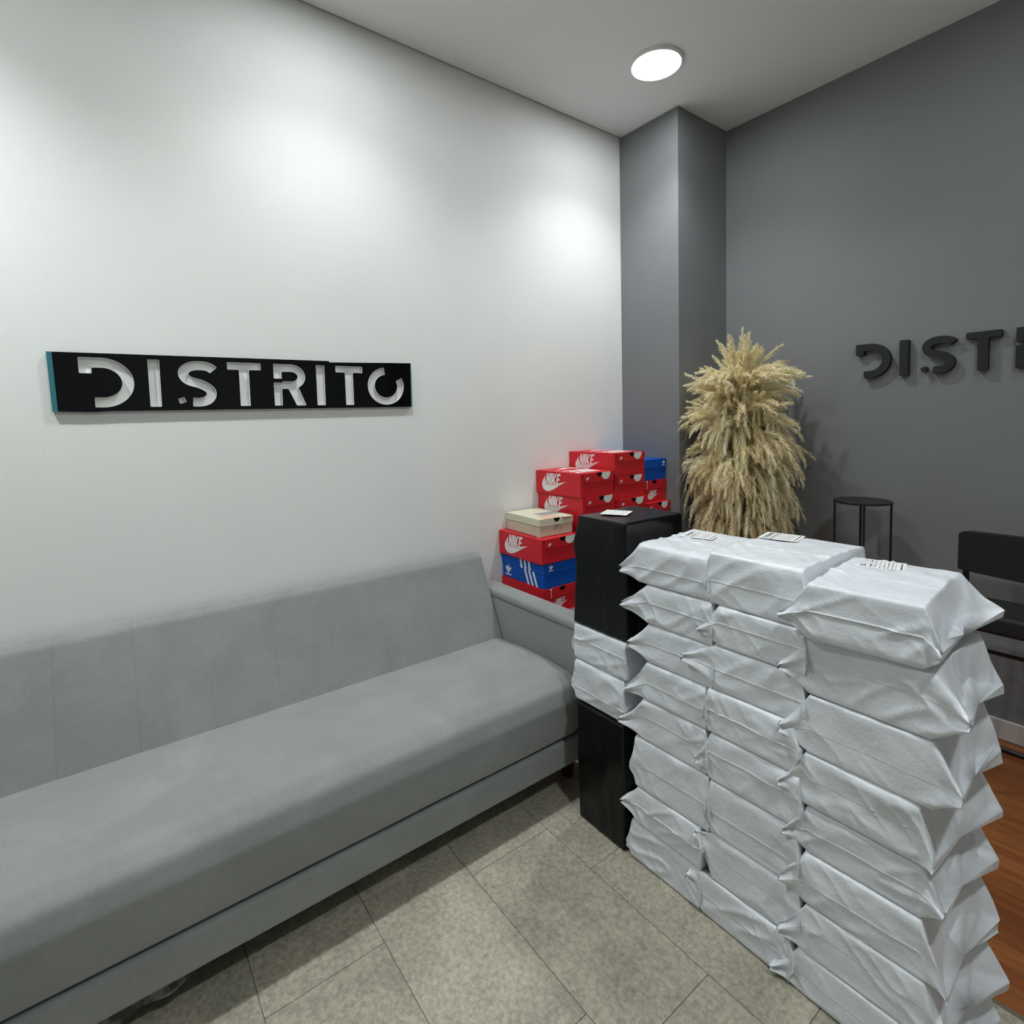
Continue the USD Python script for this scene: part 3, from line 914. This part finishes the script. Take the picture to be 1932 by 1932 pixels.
def lidded_box(name_label, loc, kind, rz=0.0, group=None, sx=LX, sy=LY, sz=LZ):
    """box with a lift-off lid: kind is red, blue or cream"""
    t = thing('shoe_box', name_label, 'shoe box', loc, rz, group)
    lh = sz * 0.40
    bm, lm = {'red': ('red', 'red'), 'blue': ('blue', 'blue'), 'cream': ('beige', 'cream')}[kind]
    b = obj('body', rbox(0.003, sx - 0.003, 0.003, sy - 0.003, 0, sz - 0.003, 0.0012, 1), M[bm], t, smooth=30)
    l = obj('lid', cat([rbox(0, sx, 0, sy, sz - 0.0025, sz, 0.001, 1), rbox(0, sx, 0, 0.0018, sz - lh, sz - 0.001, 0.0008, 1), rbox(0, sx, sy - 0.0018, sy, sz - lh, sz - 0.001, 0.0008, 1),
                        rbox(0, 0.0018, 0, sy, sz - lh, sz - 0.001, 0.0008, 1),
                        place(extrude(affinity.translate(tongue(sy, lh, 0.012 if kind == 'cream' else 0.002), 0, 0), 0.0018), (sx - 0.0018, 0, sz - 0.001), Y, Z, X)]), M[lm], t, smooth=30)
    hole = Point(0, 0).buffer(0.017, 20).intersection(sbox(-1, -1, 1, 0))
    if kind != 'blue':
        obj('thumb_hole', on_side(hole, sy * 0.50, sz - 0.0016, sx + 0.0002), M['hole'], l, label='dark half round thumb hole')
    if kind == 'red':
        obj('logo', on_side(logo2d(0.105, 0.085, 0.060, 0.030, 0.014, 0.018), sy * 0.24, 0.012, sx - 0.0028), M['print'], b, label='white word and tick on the short end')
        obj('torn_edge', on_side(Polygon([(0, 0), (0.012, 0), (0.0105, -0.006), (0.0085, -lh), (0.0065, -lh), (0.006, -0.008), (0, -0.004)]), 0.032, sz - 0.001, sx + 0.0002), M['print'], l, label='white torn strip on the lid corner')
    if kind == 'blue':
        for k in range(3):
            x = 0.150 + k * 0.030
            obj('stripe', on_front(Polygon([(x, 0), (x + 0.014, 0), (x + 0.006, lh - 0.001), (x - 0.008, lh - 0.001)]), 0, sz - lh, -0.0001), M['print'], l)
            x = 0.158 + k * 0.030 + 0.012
            obj('stripe', on_front(Polygon([(x + 0.026, 0.0), (x + 0.040, 0.0), (x + 0.013, sz - lh), (x - 0.001, sz - lh)]), 0, 0.0, 0.0029), M['print'], b)
        def badge(h):
            tf = trefoil(h)
            tm = meshkit.text_mesh('adidas', h * 0.30, E_, True)
            tm.apply_translation([-(tm.bounds[0][0] + tm.bounds[1][0]) / 2, -h * 0.42 - tm.bounds[0][1], 0])
            return cat([extrude(tf, E_), tm])
        obj('badge', place(badge(0.036), (0.048, 0.0029, 0.026), X, Z, -Y), M['print'], b, label='white trefoil and word on the long side')
        obj('badge', place(badge(0.020), (sx + 0.0002, 0.040, sz - lh + 0.018), Y, Z, X), M['print'], l, label='small white trefoil on the short end of the lid')
    if kind == 'cream':
        obj('logo', cat([on_side(logo2d(0.040, 0.034, 0.026, 0.011, 0.009, 0.010), 0.080, 0.026, sx - 0.0028),
                         place(meshkit.text_mesh('SB', 0.007, E_, True), (sx - 0.0028, 0.118, 0.026), Y, Z, X)]), M['grey_ink'], b, label='small grey word and tick on the short end')
        tiny = []
        rr = random.Random(3)
        for k in range(10):
            tiny.append(on_front(sbox(0, 0, 0.020 + rr.random() * 0.025, 0.0012), 0.218, 0.056 - k * 0.0045, 0.0029))
        tiny.append(on_front(sbox(0, 0, 0.0008, 0.05), 0.214, 0.01, 0.0029))
        obj('small_print', cat(tiny), M['faint_ink'], b, kind='stuff')
        obj('top_picture', on_top(sbox(0.20, 0.03, 0.27, 0.12), 0, 0, sz), M['peach'], l, label='peach coloured patch printed on the lid')
        obj('top_picture', on_top(sbox(0.13, 0.07, 0.195, 0.19), 0, 0, sz), M['grey_ink'], l, label='grey patch printed on the lid')
        tm = [on_top(sbox(0, 0, 0.006, 0.05), 0.28 - k * 0.009, 0.13, sz) for k in range(3)]
        obj('top_print', cat(tm), M['print'], l)
    return t


GR = 'red hinged shoe boxes in the corner stacks'
h0 = hinged_box('red shoe box with white word and tick, lying under the cream box', (0.002, 1.507, 0.703), group=GR)
copy_of(h0, 'shoe_box', 'highest red shoe box of all, touching the grey column', 'shoe box', (0.002, 1.982, 1.058), 0, GR)
copy_of(h0, 'shoe_box', 'red shoe box directly beneath the highest red one', 'shoe box', (0.000, 1.983, 0.944), 0, GR)
copy_of(h0, 'shoe_box', 'third red box down under the highest red one, half hidden by the black carton', 'shoe box', (0.010, 1.984, 0.830), 0, GR)
copy_of(h0, 'shoe_box', 'upper red shoe box of the middle stack, with white print on its lid', 'shoe box', (0.002, 1.749, 0.976), 0, GR)
copy_of(h0, 'shoe_box', 'lower red shoe box of the middle stack, half hidden by the cream box', 'shoe box', (0.004, 1.759, 0.862), 0, GR)
lidded_box('cream shoe box with a grey tick, on top of the front stack', (0.012, 1.545, 0.8165), 'cream', rz=-3.0, sx=0.272, sy=0.195, sz=0.081)
b0 = lidded_box('blue shoe box with three white stripes, between two red boxes', (0.002, 1.520, 0.5885), 'blue', rz=0.0, sx=0.318, sy=0.205, sz=0.1135)
r0 = lidded_box('red shoe box with lift off lid behind the sofa arm, under the blue striped box', (0.002, 1.518, 0.4745), 'red', sx=0.320, sy=0.215, sz=0.113)
# the far stack, between the highest red boxes and the column
GT = 'shoe boxes of the far stack by the column'
FX, FY, FW = 0.305, 2.208, 0.198
t = thing('shoe_box', 'blue shoe box with a small white trefoil, top of the far stack by the column', 'shoe box', (0.0, FY, 1.0105), 0, GT)
fh = 0.1095
obj('body', rbox(0, FX - 0.0035, 0, FW, 0, fh - 0.0015, 0.0012, 1), M['blue'], t, smooth=30)
l = obj('lid', cat([rbox(-0.0005, FX + 0.0002, -0.0006, FW + 0.0006, fh - 0.0025, fh, 0.001, 1),
                    place(extrude(affinity.translate(tongue(FW - 0.010, 0.045, 0.014), 0.010, 0), 0.0030), (FX - 0.0028, 0, fh - 0.0012), Y, Z, X)]), M['blue'], t, smooth=30)
tf = trefoil(0.019)
tm = meshkit.text_mesh('adidas', 0.006, E_, True); tm.apply_translation([-(tm.bounds[0][0] + tm.bounds[1][0]) / 2, -0.009, 0])
obj('badge', place(cat([extrude(tf, E_), tm]), (FX + 0.0003, FW - 0.022, fh - 0.028), Y, Z, X), M['print'], l, label='small white trefoil and word')
r1 = lidded_box('red shoe box with white tick, under the blue box of the far stack', (0.0, FY, 0.8965), 'red', sx=FX, sy=FW, sz=0.1135, group=GT)
copy_of(h0, 'shoe_box', 'red shoe box with a white half disc, lowest visible box of the far stack', 'shoe box', (0.0, FY, 0.785), 0, GT, scale=(1.02, FW / LY, 0.111 / LZ))
# the boxes below, hidden behind the sofa arm and the black cartons, that carry the stacks
HID = 'red shoe boxes hidden low behind the sofa arm'
for (x, yv, ztop) in ((0.002, 1.509, 0.4735), (0.002, 1.755, 0.861), (0.006, 1.985, 0.829)):
    z = ztop
    n = int(z / LZ)
    hgt = z / n
    for k in range(n):
        z -= hgt
        copy_of(h0, 'shoe_box', 'red shoe box hidden low in the stacks behind the sofa arm', 'shoe box', (x, yv, z + 0.0002), 0, HID, scale=(1, 1, (hgt - 0.0004) / LZ))
z = 0.7845
for k in range(7):
    z -= 0.7845 / 7
    copy_of(h0, 'shoe_box', 'red shoe box hidden low in the stacks behind the sofa arm', 'shoe box', (0.0, FY, z + 0.0002), 0, HID, scale=(1.0, FW / LY, (0.7845 / 7 - 0.0004) / LZ))

# ------------------------------------------------------------------ pampas grass
PX_, PY_ = 0.648, 2.552
pg = thing('pampas_grass', 'tall bundle of dried cream pampas plumes against the dark grey wall', 'dried grass', (PX_, PY_, 0.0005))
obj('pot', lathe([(0, 0), (0.105, 0), (0.112, 0.006), (0.130, 0.44), (0.130, 0.452), (0.120, 0.452), (0.116, 0.40), (0, 0.40)], 48), M['pot'], pg, smooth=40)
core = []
rg = np.random.default_rng(21)
for k in range(26):
    a = rg.uniform(0, 6.283); r0_ = rg.uniform(0.0, 0.05); h_ = rg.uniform(0.9, 1.35)
    core.append(tube([(r0_ * math.cos(a), r0_ * math.sin(a), z) for z in (0.39, 0.8, h_)], 0.003, 5))
obj('stems', cat(core), M['stem'], pg, kind='stuff')


def strand(base, az, th0, th1, length, rg, nb=250, fluff=0.042):
    n = 22
    p = np.array(base, float)
    pts, dirs = [p.copy()], []
    out = np.array([math.cos(az), math.sin(az), 0])
    tw = rg.uniform(-0.5, 0.5)
    for i in range(n):
        s = (i + 0.5) / n
        th = th0 + (th1 - th0) * s ** 0.85
        o2 = np.array([math.cos(az + tw * s), math.sin(az + tw * s), 0])
        d = o2 * math.sin(th) + np.array([0, 0, 1.0]) * math.cos(th)
        dirs.append(d)
        p = p + d * length / n
        pts.append(p.copy())
    dirs.append(dirs[-1])
    pts, dirs = np.array(pts), np.array(dirs)
    s = np.sort(rg.uniform(0.02, 1.0, nb))
    f = s * n
    i = np.minimum(f.astype(int), n - 1)
    w = (f - i)[:, None]
    P = pts[i] * (1 - w) + pts[i + 1] * w
    D = dirs[i]
    rnd = rg.normal(size=(nb, 3))
    side = rnd - D * (rnd * D).sum(1, keepdims=True)
    side /= np.linalg.norm(side, axis=1, keepdims=True)
    ln = fluff * (0.35 + 0.9 * np.sin(np.clip(s, 0, 1) * math.pi * 0.93) ** 0.8) * rg.uniform(0.55, 1.25, nb) * (1.1 - 0.35 * s)
    spread = rg.uniform(0.2, 0.65, nb)[:, None]
    e1 = D * np.cos(spread) + side * np.sin(spread)
    mid = P + e1 * (ln * 0.5)[:, None]
    tip = mid + (e1 * 0.75 + D * 0.25) * (ln * 0.5)[:, None] + np.array([0, 0, -0.18]) * (ln * 0.7)[:, None]
    wd = np.cross(e1, rg.normal(size=(nb, 3)))
    wd /= np.maximum(np.linalg.norm(wd, axis=1, keepdims=True), 1e-6)
    hw = rg.uniform(0.0009, 0.0017, nb)[:, None]
    V = np.stack([P - wd * hw, P + wd * hw, mid - wd * hw * 1.3, mid + wd * hw * 1.3, tip], 1).reshape(-1, 3)
    b = (np.arange(nb) * 5)[:, None]
    F = np.concatenate([b + np.array([[0, 1, 3]]), b + np.array([[0, 3, 2]]), b + np.array([[2, 3, 4]])])
    for q in (V, pts):
        q[:, :2] *= (0.86 - 0.10 * np.clip((1.45 - q[:, 2]) / 0.6, 0, 1))[:, None]
    # nothing reaches into the walls, the column or the boxes beside it
    V[:, 0] = np.maximum(V[:, 0], CX + 0.004 - PX_)
    V[:, 1] = np.minimum(V[:, 1], RY1 - 0.004 - PY_)
    bxs = (V[:, 2] < 1.15) & (V[:, 0] < 0.49 - PX_)
    V[bxs, 1] = np.maximum(V[bxs, 1], 2.412 - PY_)
    pts[:, 0] = np.maximum(pts[:, 0], CX + 0.006 - PX_)
    pts[:, 1] = np.minimum(pts[:, 1], RY1 - 0.006 - PY_)
    st = tube(pts[::2], np.linspace(0.0016, 0.0006, len(pts[::2])), 4)
    return np.vstack([V, st.vertices]), np.vstack([F, np.array(st.faces) + len(V)])


def plume(base, az, th0, th1, length, rg, nb):
    V, F, n = [], [], 0
    for k in range(3):
        v, f = strand(base, az + rg.normal(0, 0.22), th0 + rg.normal(0, 0.10), th1 + rg.normal(0, 0.14), length * rg.uniform(0.72, 1.08), rg, nb)
        V.append(v); F.append(f + n); n += len(v)
    return trimesh.Trimesh(np.vstack(V), np.vstack(F), process=False)


rg = np.random.default_rng(77)
NPL = 285
for k in range(NPL):
    u = (k + 0.5) / NPL
    az = k * 2.39996 + rg.uniform(-0.35, 0.35)
    nb = 210
    if k % 4 == 3:     # hanging on the outside of the bundle
        z = rg.uniform(0.92, 1.52); th0, th1, ln, r0_ = rg.uniform(1.7, 2.2), rg.uniform(2.95, 3.12), rg.uniform(0.26, 0.36), rg.uniform(0.04, 0.12) * min(1, (1.66 - z) * 3)
    elif u < 0.10:     # crown
        z = 1.36 + rg.uniform(0, 0.10); th0, th1, ln, r0_ = rg.uniform(0.0, 0.15), rg.uniform(0.25, 0.9), rg.uniform(0.25, 0.33), 0.015
    elif u < 0.40:
        z = rg.uniform(1.22, 1.47); th0, th1, ln, r0_ = rg.uniform(0.35, 0.85), rg.uniform(1.2, 2.1), rg.uniform(0.27, 0.34), 0.03
    elif u < 0.60:
        z = rg.uniform(1.02, 1.28); th0, th1, ln, r0_ = rg.uniform(0.4, 0.75), rg.uniform(2.1, 2.8), rg.uniform(0.32, 0.40), 0.06
    elif u < 0.82:
        z = rg.uniform(0.84, 1.08); th0, th1, ln, r0_ = rg.uniform(0.5, 0.8), rg.uniform(2.9, 3.14), rg.uniform(0.33, 0.42), 0.06
    else:
        z = rg.uniform(0.66, 0.86); th0, th1, ln, r0_ = rg.uniform(0.5, 0.8), rg.uniform(2.9, 3.14), rg.uniform(0.30, 0.38), 0.06
    base = (r0_ * math.cos(az), r0_ * math.sin(az), z)
    pm = plume(base, az, th0, th1, ln, rg, nb)
    obj('plume', pm, M['plume'], pg)

# ------------------------------------------------------------------ tall round side table
tx, ty, tz = 1.155, 2.672, 0.951
tb = thing('tall_side_table', 'slim black metal side table with a small round top by the grey wall', 'side table', (tx, ty, 0.0006))
obj('tabletop', lathe([(0, tz - 0.010), (0.108, tz - 0.010), (0.1115, tz - 0.008), (0.1125, tz - 0.004), (0.1115, tz - 0.0008), (0.109, tz), (0, tz)], 64), M['metal'], tb, smooth=40)
view = math.atan2(0 - ty, 2.124 - tx)
for k in range(4):
    a = view + 0.06 + k * math.pi / 2
    p = np.array([math.cos(a), math.sin(a), 0]) * 0.106
    obj('leg', tube([p, p + np.array([0, 0, tz - 0.0095])], 0.0048, 12), M['metal'], tb, smooth=40)
obj('floor_ring', tube([(0.106 * math.cos(a), 0.106 * math.sin(a), 0.006) for a in np.linspace(0, 2 * math.pi, 49)], 0.0052, 8), M['metal'], tb, smooth=40)

# ------------------------------------------------------------------ black chair at the right edge
ch = thing('black_chair', 'black chair with a wide curved backrest and thin metal frame at the right edge', 'chair', (1.80, 2.55, 0.0006))
co = np.array([1.80, 2.55, 0.0])


def chair_part(name, mesh, material, smooth=40):
    mesh = mesh.copy(); mesh.apply_translation(-co)
    return obj(name, mesh, material, ch, smooth)


sh = Polygon([(1.515, 0.872), (1.545, 0.880)] + [(x, 0.880) for x in np.linspace(1.6, 2.05, 8)] + [(2.085, 0.872)] + [(x, 0.732 - 0.016 * math.sin((x - 1.515) / 0.57 * math.pi)) for x in np.linspace(2.085, 1.515, 24)])
bk = extrude(soften(sh, 0.006), 0.035)
chair_part('backrest', place(bk, (0, 2.625, 0), X, Z, -Y), M['chair'])
chair_part('seat', rbox(1.545, 2.06, 2.40, 2.64, 0.565, 0.632, 0.016, 4), M['chair'])
for x in (1.53, 2.07):
    chair_part('side_frame', tube(fillet([(x, 2.632, 0.86), (x, 2.645, 0.50), (x, 2.735, 0.011), (x, 2.30, 0.011), (x, 2.42, 0.57)], 0.03), 0.010, 12), M['metal'])
chair_part('crossbar', tube([(1.53, 2.61, 0.432), (2.07, 2.61, 0.432)], 0.0075, 12), M['metal'])
chair_part('floor_bar', tube([(1.53, 2.735, 0.011), (2.07, 2.735, 0.011)], 0.010, 12), M['metal'])
